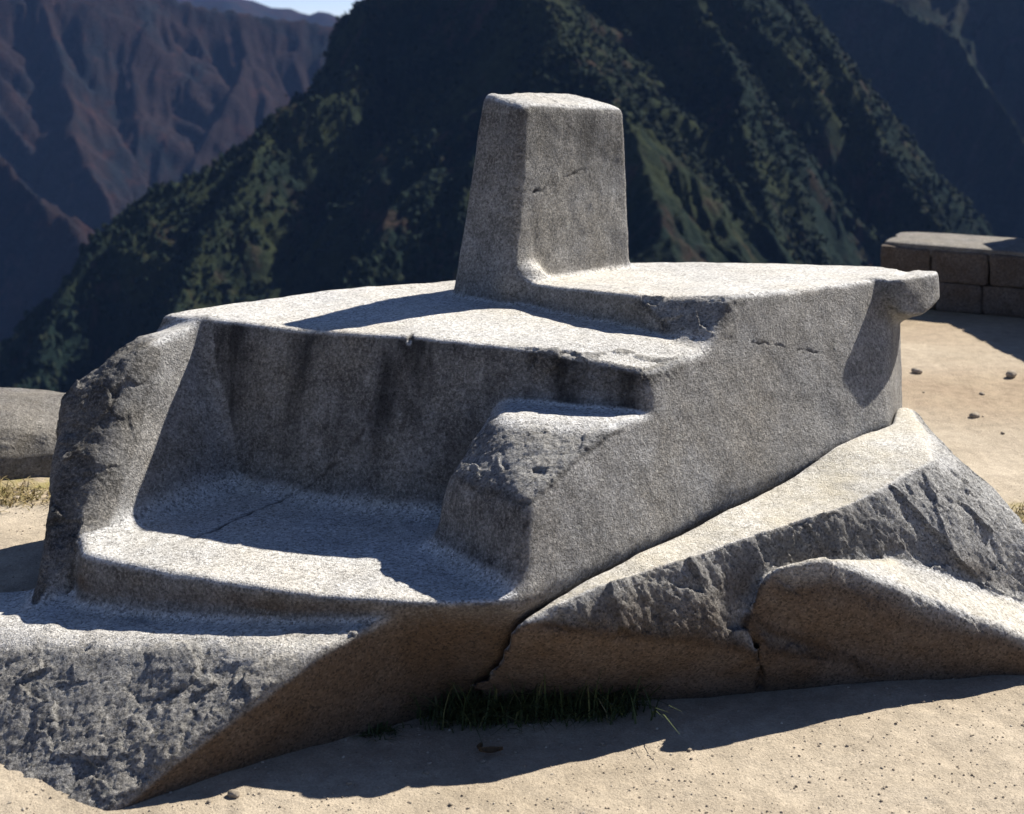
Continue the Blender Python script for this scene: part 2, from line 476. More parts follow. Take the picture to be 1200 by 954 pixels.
def hit(f, px, py):
    """walk the sight line to the rock skin: where a crack seen at that spot really lies"""
    r = P(px, py, 1.0); r = r / np.linalg.norm(r); t = 3.0
    for _ in range(80):
        d = float(f((r * t)[None].astype(F32))[0])
        t += 0.8 * d
        if abs(d) < 4e-4 or t > 9: break
    return r * t
def trace(f, pts, step=7):
    out = []
    for (a, b), (c, d) in zip(pts[:-1], pts[1:]):
        n = max(1, int(math.hypot(c - a, d - b) / step))
        out += [hit(f, a + (c - a) * k / n, b + (d - b) * k / n) for k in range(n)]
    return out + [hit(f, *pts[-1])]
CRACKS = [[(812, 393), (850, 398), (905, 405), (960, 412), (1010, 404)],
          [(572, 208), (590, 219), (612, 224), (632, 223), (655, 214), (692, 196)],
          [(446, 462), (430, 500), (400, 540), (365, 568), (300, 600), (230, 630), (180, 644)],
          [(240, 515), (238, 548), (243, 560)]]
CRACKS = [trace(stone_sdf, c) for c in CRACKS]
CW = [0.0075, 0.008, 0.012, 0.016]
crack = np.zeros(len(v), F32)
for c, cw in zip(CRACKS, CW):
    ends = np.minimum(np.linalg.norm(v - np.asarray(c[0], F32), axis=1), np.linalg.norm(v - np.asarray(c[-1], F32), axis=1)); fade = 0.25 + 0.75 * sstep(0.0, 0.16, ends)
    dd = seg_dist(v + 0.014 * np.stack([noise3(v, 11, 50), noise3(v, 11, 51), noise3(v, 11, 52)], 1) + 0.007 * np.stack([noise3(v, 48, 53), noise3(v, 48, 54), noise3(v, 48, 55)], 1), c)
    crack = np.maximum(crack, (1 - sstep(0.3 * cw, cw, dd)) * np.clip(0.5 + 0.75 * fbm(v, 13, 3, 57), 0, 1) * fade)
v = v - nrm * (crack * 0.006)[:, None]

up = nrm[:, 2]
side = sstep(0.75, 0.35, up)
patina = np.clip(0.6 * crest + (0.5 - 0.05 * is_('ledge') + 0.45 * is_('side_wing')) * rough + side * (0.78 + 0.12 * is_('alcove_wall') * (nrm @ FN.astype(F32) < 0.8) + 0.35 * is_('step') * (nrm[:, 0] < 0.2) + 0.3 * is_('side_wing') * (nrm[:, 0] < 0.2)  # weathering crust, set heavier on faces turned from the sun, deepening their shade
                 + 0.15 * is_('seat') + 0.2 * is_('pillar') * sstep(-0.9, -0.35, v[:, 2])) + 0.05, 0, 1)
streak = np.clip(0.9 * side * sstep(-1.64, -1.3, v[:, 2]) * (is_('alcove_wall') + 0.9 * is_('side_wing') * (nrm @ WALL[0].astype(F32) > 0.8)) * (nrm @ FN.astype(F32) < 0.8)
                 * sstep(-1.32, -1.14, v[:, 0] + 0.35 * (-1.1 - v[:, 2]))
                 + 0.5 * is_('pillar') * side * sstep(-0.75, -0.35, v[:, 2]) + 0.2 * side * is_('platform'), 0, 1)
soil = np.clip(sstep(0.25, -0.15, up) * sstep(-1.62, -1.78, v[:, 2] + 0.06 * fbm(v, 4, 3, 61)) * (v[:, 1] < 4.7), 0, 1)
dust = np.clip(sstep(0.8, 0.97, up) * 0.25, 0, 1)
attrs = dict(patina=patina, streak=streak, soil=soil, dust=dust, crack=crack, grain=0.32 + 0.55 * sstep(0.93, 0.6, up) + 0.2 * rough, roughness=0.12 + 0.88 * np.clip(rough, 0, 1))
stone = tag(empty('carved_stone', (0, 4.9, 0)), 'large carved grey granite outcrop with upright pillar, raised platform and hollowed seat', 'carved stone')
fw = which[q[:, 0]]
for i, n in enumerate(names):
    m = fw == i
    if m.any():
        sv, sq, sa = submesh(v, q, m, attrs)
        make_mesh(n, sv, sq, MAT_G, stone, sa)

# ------------------------------------------------------------------ the boulder under its right side
boul_pl = hull_planes([(0.25, 4.9, -1.62), (1.0, 5.6, -1.5), P(1072, 480, 5.5), P(1110, 522, 5.2),
                       P(640, 706, 4.14), P(720, 681, 4.2), P(800, 652, 4.31), P(900, 620, 4.45), P(1000, 585, 4.62), P(1092, 532, 4.92),
                       P(1135, 548, 5.1), P(1168, 600, 5.0), P(1205, 640, 4.95), P(1300, 720, 4.9),
                       P(600, 735, 4.06), P(660, 722, 4.12), P(760, 712, 4.21), P(860, 690, 4.34),
                       (-0.25, 4.36, -2.15), (0.1, 4.36, -2.15), (0.76, 4.47, -2.15), (1.7, 4.66, -2.2), (2.2, 4.9, -2.2), (2.0, 5.6, -2.2), (0.3, 5.2, -2.2), (0.1, 4.5, -2.3), (1.4, 5.7, -1.6)])
lobe_pl = hull_planes([P(874, 705, 4.33), P(890, 670, 4.33), P(922, 653, 4.36), P(960, 648, 4.39), P(1008, 664, 4.42), P(1080, 708, 4.48), P(1200, 757, 4.55), P(1330, 800, 4.60),
                       (0.74, 4.50, -2.15), (1.70, 4.66, -2.15), (2.1, 4.75, -2.15), P(1060, 646, 4.66), P(1085, 648, 4.72), P(1200, 735, 4.8), (2.0, 4.95, -2.1), (0.9, 4.9, -2.2), (0.85, 4.7, -1.9)])
SLIT = [P(872, 706, 4.315), P(874, 715, 4.31), P(884, 755, 4.36), P(892, 805, 4.44)]
SLIT2 = [p + np.array([0.02, 0.12, 0]) for p in SLIT]

def boul_parts(p):
    return [('body', ev(boul_pl, p, 0.03)), ('lobe', ev(lobe_pl, p, 0.02))]
def boul_base(p):
    a = boul_parts(p)
    r = smin(a[0][1], a[1][1], 0.03)
    return r
def boul_sdf(p):
    r = boul_base(p) + 0.02 * noise3(p, 2.3, 13) + 0.008 * noise3(p, 6.0, 14)
    r = smax(r, 0.014 - stone_base(p) + 0.008 * noise3(p, 6, 15), 0.015)
    r = smax(r, 0.013 - np.minimum(seg_dist(p, SLIT), seg_dist(p, SLIT2)), 0.02)
    return r
v, q = surface_net(boul_sdf, (-0.15, 3.95, -2.35), (2.5, 6.0, -1.4), 0.022)
v, q = subdivide(v, q)
for _ in range(2):
    v = v - grad(boul_sdf, v) * boul_sdf(v)[:, None]
v, q = subdivide(v, q)
nrm = grad(boul_sdf, v, 0.006)
v = v - nrm * boul_sdf(v)[:, None]
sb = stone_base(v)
up = nrm[:, 2]
wob = fbm(v, 8, 3, 71)
cp = boul_parts(v); lob = cp[1][1] < cp[0][1]
rough = np.clip(sstep(0.93, 0.75, up + 0.1 * wob) * sstep(-0.35, 0.05, up + 0.2 * wob) * (1 - 0.55 * lob), 0, 1) * sstep(0.02, 0.08, sb)
rough = np.maximum(rough, 0.25 * lob * sstep(0.3, 0.7, up)).astype(F32)
strat = v @ np.array([[1.0, 0.2, 0.3], [0, 1, 0.2], [0.2, 0, 0.85]], F32)
disp = 0.003 * fbm(v, 22, 2, 5) + breakage(strat, rough * np.clip(0.75 + 0.6 * fbm(v, 3.5, 2, 83), 0.25, 1), 81, 0.8) + rough * 0.007 * (ridged(strat, 5, 3, 81) - 0.35)
v = v + nrm * disp[:, None]
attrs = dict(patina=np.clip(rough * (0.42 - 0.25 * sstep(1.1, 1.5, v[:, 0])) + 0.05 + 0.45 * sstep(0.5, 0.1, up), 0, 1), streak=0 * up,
             soil=np.clip(sstep(0.45, 0.0, up + 0.12 * wob) * sstep(-1.66, -1.76, v[:, 2] + 0.05 * wob), 0, 1), dust=np.clip(sstep(0.8, 0.95, up) * 0.9, 0, 1),
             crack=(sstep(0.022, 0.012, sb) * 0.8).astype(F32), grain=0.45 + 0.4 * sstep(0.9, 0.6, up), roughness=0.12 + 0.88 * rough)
boulder = tag(empty('base_boulder', (1.1, 4.9, 0)), 'pale grey boulder with broken front wedged under the right side of the carved stone', 'boulder')
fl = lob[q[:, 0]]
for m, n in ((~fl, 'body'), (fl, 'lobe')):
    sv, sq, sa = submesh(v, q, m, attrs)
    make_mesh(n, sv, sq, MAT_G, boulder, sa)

# ------------------------------------------------------------------ ground
CTRL = np.array([(*Pz(0, 925, -2.04)[:2], -2.04), (*Pz(130, 950, -2.06)[:2], -2.06), (-1.0, 2.5, -2.06), (0.0, 3.4, -2.1), (0.6, 3.9, -2.1), (1.7, 4.3, -2.1), (2.2, 5.2, -2.1),
                 (-0.1, 4.3, -2.1), (0.76, 4.5, -2.1), (-1.6, 4.6, -1.86), (-1.9, 5.2, -1.86), (-2.4, 5.8, -1.85), (-2.2, 4.4, -1.9), (-2.6, 3.8, -2.0), (-3.2, 6.8, -1.85), (0, 7, -2.0),
                 (2.5, 7, -2.1), (3.5, 10, -2.1), (0, 9, -2.0), (3, 2, -2.1), (6, 6, -2.1), (6, 11, -2.1), (-6, 3, -2.0), (-6, 7, -1.9), (0, -3, -2.1), (8, -4, -2.1), (-8, -4, -2.1), (-1.5, 6.5, -1.9)])
def ground_z(x, y):
    num = np.zeros_like(x); den = np.zeros_like(x)
    for cx, cy, cz_ in CTRL:
        ww = 1.0 / ((x - cx) ** 2 + (y - cy) ** 2 + 0.04) ** 1.6
        num += ww * cz_; den += ww
    z = num / den
    edge = np.clip(9.0 + np.where(x < 0, 1.0, 0.72) * x, 5.2, 16) + 0.15 * np.sin(x * 2.1)
    far = np.maximum(y - edge, 0)
    z = z - 0.9 * far - 0.6 * np.minimum(far, 1)
    side = np.maximum(np.maximum(-x - 7, 0), np.maximum(x - 14, 0)); z = z - 0.8 * side
    back = np.maximum(-y - 10, 0)
    return z - 0.3 * back
def gcoords(lo, a, b, hi, h, grow=1.12):
    c = list(np.arange(a, b, h)); s = h; x = a
    while x > lo: s *= grow; x -= s; c.insert(0, x)
    s = h; x = c[-1]
    while x < hi: s *= grow; x += s; c.append(x)
    return np.array(c)
gx = gcoords(-300, -2.3, 2.6, 300, 0.016); gy = gcoords(-120, 3.2, 5.9, 420, 0.016)
X, Y = np.meshgrid(gx, gy, indexing='ij')
x, y = X.ravel(), Y.ravel()
pp = np.stack([x, y, 0 * x], 1).astype(F32)
def ground_h(x, y):
    x = np.atleast_1d(np.asarray(x, float)); y = np.atleast_1d(np.asarray(y, float))
    pp = np.stack([x, y, 0 * x], 1).astype(F32)
    nearm = np.exp(-np.maximum(np.abs(y - 5) - 4, 0) * 0.3)
    z = ground_z(x, y) + nearm * (0.014 * fbm(pp, 1.6, 3, 91) + 0.010 * fbm(pp, 6, 4, 92) + 0.002 * fbm(pp, 25, 2, 93) + 0.006 * np.maximum(fbm(pp, 1.1, 2, 97), 0) * ridged(pp * np.array([1, 2.2, 1], F32), 9, 3, 98))
    return z + (1 - nearm) * np.clip(np.abs(y - 5) / 30, 0, 1) * 4 * fbm(pp, 0.03, 4, 94)
z = ground_h(x, y)
nx_, ny_ = len(gx), len(gy)
I = np.arange(nx_ * ny_).reshape(nx_, ny_)
Q = np.stack([I[:-1, :-1], I[1:, :-1], I[1:, 1:], I[:-1, 1:]], -1).reshape(-1, 4)
earth = np.clip(0.9 * ell(pp, (3.0, 8.0, 0), (1.3, 0.55, 9), 0.5) + 0.6 * ell(pp, (3.0, 10, 0), (1.5, 0.8, 9), 0.4) + 0.8 * sstep(0.15, 0.5, fbm(pp, 0.7, 4, 95)) * (y > 5.5) + 0.85 * sstep(9, 12, y), 0, 1)
dry = np.clip(ell(pp, (-2.05, 5.75, 0), (0.5, 0.22, 9), 0.4) + ell(pp, (2.2, 6.0, 0), (0.35, 0.16, 9), 0.4) + sstep(9.5, 12, y), 0, 1)
tag(make_mesh('ground', np.stack([x, y, z], 1), Q, MAT_S, None, dict(earth=earth, dry=dry)), kind='structure')


# ------------------------------------------------------------------ mountains
def mountain_mat(name, green, grass, soil, dens=(0.45, 0.58)):
    g = M(name, 0.95, 0.03)
    big = g.noise(0.007, 6, 0.62, stretch=(1, 1, 0.45)); med = g.noise(0.022, 7, 0.7, stretch=(1, 1, 0.4))
    c = g.mix(g.ramp(big, [(dens[0], 0.0), (dens[1], 1.0)]), green, grass)
    c = g.mix(g.ramp(med, [(0.54, 0.0), (0.66, 1.0)]), c, soil)
    c = g.mix(0.85, c, g.ramp(g.noise(0.16, 5, 0.75), [(0.3, 0.5), (0.7, 1.35)]), 'MULTIPLY')
    return g.done(c, g.bump(g.noise(0.11, 5, 0.75), 0.9, 9.0))

def heights(x, y, ridges, amp, seed):
    """ridge crests with gullied flanks running down the fall line"""
    z = np.full(x.shape, -1e9)
    pp = np.stack([x, y, 0 * x], 1).astype(F32)
    wx = x + amp * 0.9 * fbm(pp, 0.0045, 3, seed); wy = y + amp * 0.9 * fbm(pp, 0.0045, 3, seed + 5)
    for k, (pts, sl) in enumerate(ridges):
        s0 = 1000.0 * k
        D = np.full(x.shape, 1e9); S = np.zeros(x.shape); H = np.zeros(x.shape)
        for a, b in zip(pts[:-1], pts[1:]):
            ab = b[:2] - a[:2]; L = np.hypot(*ab)
            t = np.clip(((wx - a[0]) * ab[0] + (wy - a[1]) * ab[1]) / (L * L), 0, 1)
            dx, dy = wx - a[0] - t * ab[0], wy - a[1] - t * ab[1]
            d = np.hypot(dx, dy); h = a[2] + t * (b[2] - a[2])
            m = (h - sl * d) > (H - sl * D)
            ang = np.arctan2(dx * ab[1] - dy * ab[0], dx * ab[0] + dy * ab[1])
            S = np.where(m, s0 + t * L + np.where((t <= 0) | (t >= 1), ang * d * 0.7, 0), S)
            D = np.where(m, d, D); H = np.where(m, h, H); s0 += L
        g = np.stack([S, D * 0.22, 0 * S], 1).astype(F32)
        gul = 0.62 * ridged(g, 1.0 / (amp * 1.9), 2, seed + 31 + k) + 0.38 * ridged(g, 1.0 / (amp * 0.62), 3, seed + 41 + k)
        zr = H - sl * D + amp * (gul - 0.55) * np.clip(D / (amp * 1.2), 0.12, 1.0)
        z = np.maximum(z, zr)
    return z + amp * (0.10 * ridged(pp, 2.6 / amp, 4, seed + 9) + 0.07 * fbm(pp, 7.0 / amp, 3, seed + 11))

def terrain(name, t0, t1, nt, d0, d1, nd, ridges, amp, seed, mat, floor=-900):
    T, D = np.meshgrid(np.linspace(t0, t1, nt), np.geomspace(d0, d1, nd), indexing='ij')
    x, y = (T * D).ravel(), D.ravel()
    z = np.maximum(heights(x, y, ridges, amp, seed), floor)
    I = np.arange(nt * nd).reshape(nt, nd)
    Q = np.stack([I[:-1, :-1], I[1:, :-1], I[1:, 1:], I[:-1, 1:]], -1).reshape(-1, 4)
    tag(make_mesh(name, np.stack([x, y, z], 1), Q, mat), kind='structure')
    return np.stack([x, y, z], 1)

near_r = [([P(-250, 760, 920), P(-150, 640, 1000), P(0, 478, 1080), P(60, 435, 1120), P(100, 350, 1180), P(165, 232, 1260), P(230, 195, 1310), P(285, 150, 1350), P(300, 128, 1370), P(370, 102, 1420), P(440, 20, 1500), P(520, -80, 1560), P(640, -190, 1620), P(760, -200, 1640),
            P(860, -90, 1600), P(920, 5, 1540), P(1010, 120, 1450), P(1110, 250, 1330), P(1180, 340, 1230), P(1300, 460, 1100)], 1.22),
          ([P(640, -60, 1480), P(685, 60, 1270), P(725, 130, 1170), P(775, 220, 1060), P(830, 340, 930)], 0.74),
          ([P(780, -100, 1560), P(800, 20, 1440), P(850, 90, 1370), P(875, 140, 1320), P(960, 300, 1200)], 1.4),
          ([P(285, 150, 1350), P(262, 230, 1260), P(215, 350, 1150), P(160, 480, 1040)], 1.35)]
MM1 = mountain_mat('forest_slope', (0.010, 0.019, 0.015), (0.027, 0.034, 0.016), (0.044, 0.029, 0.022))
v1 = terrain('mountain', -0.6, 0.62, 900, 640, 2100, 420, near_r, 62, 101, MM1)
right_r = [([P(900, -160, 2600), P(1060, 0, 2400), P(1120, 70, 2250), P(1170, 135, 2100), P(1270, 270, 1950), P(1420, 460, 1700)], 2.0),
           ([P(1100, -260, 3000), P(1300, -150, 2800), P(1700, -150, 2600)], 1.0)]
MM2 = mountain_mat('shaded_slope', (0.012, 0.020, 0.015), (0.028, 0.030, 0.020), (0.034, 0.026, 0.021))
terrain('mountain_spur', 0.1, 0.75, 420, 1500, 3600, 300, right_r, 85, 201, MM2)
far_r = [([P(-900, -190, 3500), P(-200, -110, 3600), P(0, -60, 3700), P(200, -2, 3800), P(300, 20, 3900), P(420, 35, 3950), P(560, 60, 4000), P(800, 120, 4200)], 1.0),
         ([P(-260, 10, 2700), P(-100, 85, 2600), P(0, 165, 2500), P(70, 240, 2380), P(140, 330, 2250), P(220, 460, 2100)], 1.15),
         ([P(40, -40, 3700), P(100, 110, 3400), P(120, 190, 3200), P(190, 340, 2900)], 1.15),
         ([P(290, 25, 3900), P(262, 110, 3600), P(235, 210, 3350)], 1.15)]
MM3 = mountain_mat('dry_slope', (0.012, 0.015, 0.02), (0.022, 0.016, 0.017), (0.038, 0.021, 0.020), (0.4, 0.52))
terrain('far_mountain', -0.75, 0.2, 520, 1900, 5200, 340, far_r, 85, 301, MM3)
hz_r = [([P(-900, -20, 8000), P(100, -34, 8000), P(250, -14, 8000), P(330, 9, 8200), P(450, 26, 8400), P(1500, 60, 8500)], 0.7)]
terrain('distant_range', -0.8, 0.8, 240, 7000, 10000, 60, hz_r, 110, 401, MM3)
gx2 = np.linspace(-14000, 14000, 60); X, Y = np.meshgrid(gx2, gx2 + 2000, indexing='ij')
I = np.arange(3600).reshape(60, 60)
Q = np.stack([I[:-1, :-1], I[1:, :-1], I[1:, 1:], I[:-1, 1:]], -1).reshape(-1, 4)
tag(make_mesh('valley_floor', np.stack([X.ravel(), Y.ravel(), 0 * X.ravel() - 890], 1), Q, MM1), kind='structure')

# forest on the near mountain: one mass of crowns
ICO_V = []
ph = (1 + 5 ** 0.5) / 2
for a_, b_ in ((1, ph), (-1, ph), (1, -ph), (-1, -ph)): ICO_V += [(0, a_, b_), (a_, b_, 0), (b_, 0, a_)]
ICO_V = np.array(ICO_V, float) / np.hypot(1, ph)
ICO_F = hull_tris = []
for i in range(12):
    for j in range(i + 1, 12):
        for k in range(j + 1, 12):
            dd = [np.linalg.norm(ICO_V[a] - ICO_V[b]) for a, b in ((i, j), (j, k), (i, k))]
            if max(dd) < 1.1:
                n = np.cross(ICO_V[j] - ICO_V[i], ICO_V[k] - ICO_V[i])
                ICO_F.append((i, j, k) if n @ ICO_V[i] > 0 else (i, k, j))
ICO_F = np.array(ICO_F)
def forest(name, pts, seed, n, rmin, rmax, mat, thr, sp, clear=None):
    r = np.random.default_rng(seed)
    base = pts[r.integers(0, len(pts), n)] + r.normal(0, 1, (n, 3)) * np.array([sp, sp, 0.3])
    m = fbm(base.astype(F32) * np.array([1, 1, 0.5], F32), 0.012, 4, seed) + 0.25 * r.random(n)
    if clear is not None: m = m - 0.9 * np.exp(-(((base - clear[0]) / clear[1]) ** 2)[:, :2].sum(1))
    base = base[m > thr]; n = len(base)
    R = rmin + (rmax - rmin) * r.random(n) ** 2
    V = ICO_V[None] * (1 + 0.38 * r.normal(0, 1, (n, 12, 1))) * R[:, None, None] * np.array([1, 1, 1.25]) + base[:, None] + np.array([0, 0, 1]) * (R * 0.6)[:, None, None]
    F = ICO_F[None] + (np.arange(n) * 12)[:, None, None]
    o = make_mesh(name, V.reshape(-1, 3), F.reshape(-1, 3), mat, None, dict(tone=np.repeat(r.random(n), 12)), smooth=False)
    return tag(o, 'dark cloud forest covering the mountain slope behind the carved stone', 'forest', kind='stuff')
g = M('forest_leaves', 0.9, 0.05)
MF = g.done(g.mix(0.7, g.ramp(g.attr('tone'), [(0.0, (0.009, 0.017, 0.013)), (0.7, (0.015, 0.024, 0.015)), (1.0, (0.024, 0.029, 0.016))]), g.ramp(g.noise(0.5, 3), [(0.3, 0.6), (0.7, 1.3)]), 'MULTIPLY'))
inv = (np.abs(v1[:, 0] / v1[:, 1]) < 0.5) & (v1[:, 2] > -0.33 * v1[:, 1])
forest('forest', v1[inv], 5, 90000, 0.8, 3.0, MF, -0.10, 2.0, (P(830, 245, 1020), np.array([130.0, 170.0, 1e9])))
#HAZE
def box(name, lo, hi, mat):
    c = np.array([[x, y, z] for x in (lo[0], hi[0]) for y in (lo[1], hi[1]) for z in (lo[2], hi[2])], float)
    f = np.array([[0, 1, 3, 2], [4, 6, 7, 5], [0, 4, 5, 1], [2, 3, 7, 6], [0, 2, 6, 4], [1, 5, 7, 3]])
    return make_mesh(name, c, f, mat, smooth=False, dz=0)
hm = bpy.data.materials.new('haze'); hm.use_nodes = True
hm.node_tree.nodes.clear()
ho = hm.node_tree.nodes.new('ShaderNodeOutputMaterial'); pv = hm.node_tree.nodes.new('ShaderNodeVolumePrincipled')
pv.inputs['Color'].default_value = (0.24, 0.43, 0.92, 1); pv.inputs['Density'].default_value = 0.00002; pv.inputs['Anisotropy'].default_value = 0.0
hm.node_tree.links.new(pv.outputs[0], ho.inputs['Volume'])
tag(box('haze', (-15000, -13000, -900), (15000, 17000, 900), hm), kind='stuff')

# ------------------------------------------------------------------ low wall, outlying rock
def cube_grid(n):
    """unit cube surface as an n-by-n grid per side, welded"""
    V, Fq = [], []
    t = np.linspace(-1, 1, n + 1)
    for ax in range(3):
        for sg in (-1, 1):
            A, B = np.meshgrid(t, t, indexing='ij'); o = len(V) * (n + 1) ** 2
            c = [None] * 3; c[ax] = np.full(A.shape, sg * 1.0); c[(ax + 1) % 3] = A; c[(ax + 2) % 3] = B
            V.append(np.stack([q.ravel() for q in c], 1))
            I = np.arange((n + 1) ** 2).reshape(n + 1, n + 1) + o
            f = np.stack([I[:-1, :-1], I[1:, :-1], I[1:, 1:], I[:-1, 1:]], -1).reshape(-1, 4)
            Fq.append(f if sg > 0 else f[:, ::-1])
    V = np.concatenate(V); Fq = np.concatenate(Fq)
    u, inv_ = np.unique(np.round(V, 5), axis=0, return_inverse=True)
    return u, inv_.ravel()[Fq]

def rough_stone(size, power, amp, freq, seed, n=18):
    """block or boulder: rounded box with an uneven skin"""
    V, Fq = cube_grid(n)
    V = np.sign(V) * np.abs(np.sin(V * math.pi / 2))
    r = (np.abs(V) ** power).sum(1) ** (1 / power)
    V = V / r[:, None] * np.asarray(size) / 2
    nn = V / np.linalg.norm(V, axis=1, keepdims=True)
    p = (V + seed * 3.7).astype(F32)
    V = V + nn * (amp * (fbm(p, freq, 4, seed % 50) + 0.5 * ridged(p, freq * 2.3, 3, seed % 50 + 3) - 0.2))[:, None]
    return V, Fq

def place(V, loc, rz, tilt=0.0):
    c, s_ = math.cos(rz), math.sin(rz); ct, st_ = math.cos(tilt), math.sin(tilt)
    V = V @ np.array([[1, 0, 0], [0, ct, -st_], [0, st_, ct]]).T
    return V @ np.array([[c, -s_, 0], [s_, c, 0], [0, 0, 1]]).T + np.asarray(loc)

def stone_attrs(n, pat=0.45, rough_=0.3, soil=0.0, dust=0.0):
    one = np.ones(n, F32)
    return dict(patina=pat * one, streak=0 * one, soil=soil * one, dust=dust * one, crack=0 * one, grain=0.8 * one, roughness=rough_ * one)

rw = np.random.default_rng(5)
W0 = np.array([2.80, 10.72]); WD = np.array([0.87, -0.5]); WD /= np.linalg.norm(WD); WN = np.array([0.5, 0.87]); WN /= np.linalg.norm(WN)
WANG = math.atan2(WD[1], WD[0])
wall = tag(empty('stone_wall', (W0[0] + 1.2 * WD[0], W0[1] + 1.2 * WD[1], 0)), 'low grey dry stone wall of squared blocks at the terrace edge', 'wall')
def course(name, z0, h, depth, back, seed):
    vs_, fs, o, t = [], [], 0, 0.0
    while t < 5.2:
        L = rw.uniform(0.24, 0.46)
        for row in range(2):
            V, Fq = rough_stone((L - 0.003, depth, h - 0.002), 16, 0.016, 9, int(rw.integers(1, 900)), 12)
            c = W0 + WD * (t + L / 2) + WN * (depth / 2 + row * (back - depth) + rw.uniform(-0.012, 0.012))
            vs_.append(place(V, (c[0], c[1], z0 + h / 2), WANG + rw.normal(0, 0.015))); fs.append(Fq + o); o += len(V)
        t += L
    V = np.concatenate(vs_); make_mesh(name, V, np.concatenate(fs), MAT_G, wall, stone_attrs(len(V), 0.9, 0.5, 0.75))
course('lower_course', -2.13, 0.22, 0.36, 0.74, 1)
course('upper_course', -1.91, 0.235, 0.36, 0.74, 2)
V, Fq = rough_stone((5.2, 0.70, 0.10), 10, 0.05, 2.6, 41, 70)
c = W0 + WD * 2.6 + WN * 0.37
make_mesh('rubble_top', place(V, (c[0], c[1], -1.69), WANG), Fq, MAT_G, wall, stone_attrs(len(V), 0.85, 0.7, 0.25, 0.3))

vs_, fs, o = [], [], 0          # taller wall added unseen beyond the right edge, for its shadow on the sand
for lev in range(5):
    t = 0.0
    while t < 2.6:
        L = rw.uniform(0.3, 0.5)
        V, Fq = rough_stone((0.5, L - 0.003, 0.238), 16, 0.016, 9, int(rw.integers(1, 900)), 12)
        vs_.append(place(V, (4.42 + 0.03 * t, 11.1 - t - L / 2, -2.1 + 0.24 * lev + 0.1), rw.normal(0, 0.015))); fs.append(Fq + o); o += len(V); t += L
V = np.concatenate(vs_); make_mesh('shadow_wall', V, np.concatenate(fs), MAT_G, wall, stone_attrs(len(V), 0.9, 0.5, 0.6))

V, Fq = rough_stone((1.9, 0.85, 0.72), 3.0, 0.05, 2.4, 17, 48)
tag(make_mesh('rock', place(V, (-2.55, 6.12, -1.985), 0.12), Fq, MAT_G, None, stone_attrs(len(V), 0.85, 0.6, 0.15, 0.2)), 'low rounded grey rock at the terrace edge left of the carved stone', 'rock')

# ------------------------------------------------------------------ grass, pebbles, leaves
def blade_mesh(roots, hgt, lean, wid, seed):
    r = np.random.default_rng(seed); n = len(roots)
    ang = r.uniform(0, 2 * math.pi, n); H = hgt * (0.35 + 0.95 * r.random(n) ** 1.5); Ln = lean * r.uniform(0.2, 1.3, n)
    d = np.stack([np.cos(ang), np.sin(ang)], 1); sd_ = np.stack([-d[:, 1], d[:, 0]], 1)
    vs_ = []
    for k, t in enumerate((0, 0.35, 0.7, 1.0)):
        c = np.stack([roots[:, 0] + d[:, 0] * Ln * H * t * t, roots[:, 1] + d[:, 1] * Ln * H * t * t, roots[:, 2] + H * (t - 0.45 * np.clip(Ln, 0, 1.2) * t * t)], 1)
        wv = wid * (1 - t) ** 0.6 + 0.0004
        o = np.concatenate([sd_ * wv, np.zeros((n, 1))], 1)
        vs_ += [c - o, c + o]
    V = np.stack(vs_, 1)
    f = np.array([[0, 1, 3, 2], [2, 3, 5, 4], [4, 5, 7, 6]])
    return V.reshape(-1, 3), (f[None] + (np.arange(n) * 8)[:, None, None]).reshape(-1, 4), np.repeat(r.random(n), 8)
g = M('green_blades', 0.6, 0.2)
MAT_GR = g.done(g.ramp(g.attr('tone'), [(0, (0.03, 0.042, 0.016)), (0.8, (0.065, 0.085, 0.03)), (0.97, (0.14, 0.14, 0.06)), (1, (0.2, 0.17, 0.09))]))
g = M('straw_blades', 0.8, 0.1)
MAT_ST = g.done(g.ramp(g.attr('tone'), [(0, (0.10, 0.09, 0.03)), (0.5, (0.24, 0.18, 0.08)), (1, (0.38, 0.30, 0.16))]))
def tuft(name, a, b, n, spread, hgt, lean, wid, seed, mat):
    r = np.random.default_rng(seed)
    t = r.beta(1.3, 1.3, n)[:, None]
    p = np.array(a) * (1 - t) + np.array(b) * t + r.normal(0, 1, (n, 2)) * np.array(spread)
    roots = np.concatenate([p, ground_h(p[:, 0], p[:, 1])[:, None] - 0.01], 1)
    V, Fq, tone = blade_mesh(roots, hgt, lean, wid, seed)
    return make_mesh(name, V, Fq, mat, None, dict(tone=tone), smooth=False)
tag(tuft('grass_tuft', (-0.24, 4.24), (0.38, 4.31), 800, (0.03, 0.028), 0.17, 1.1, 0.0030, 3, MAT_GR), 'long dark green grass tuft growing at the foot of the crack in shade', 'grass')
tag(tuft('grass_tuft', (-0.43, 4.15), (-0.36, 4.17), 110, (0.02, 0.02), 0.05, 1.2, 0.003, 4, MAT_GR), 'small short dark grass tuft left of the long one in shade', 'grass')
a1 = tuft('dry_grass', (-2.6, 5.5), (-1.75, 5.62), 1500, (0.1, 0.07), 0.05, 1.3, 0.003, 6, MAT_ST); tag(a1, 'dry straw grass at the foot of the left rock', 'grass', kind='stuff')
a2 = tuft('dry_grass', (2.1, 5.95), (2.7, 6.1), 900, (0.07, 0.06), 0.06, 1.2, 0.003, 8, MAT_ST); tag(a2, 'dry straw grass behind the pale boulder', 'grass', kind='stuff')

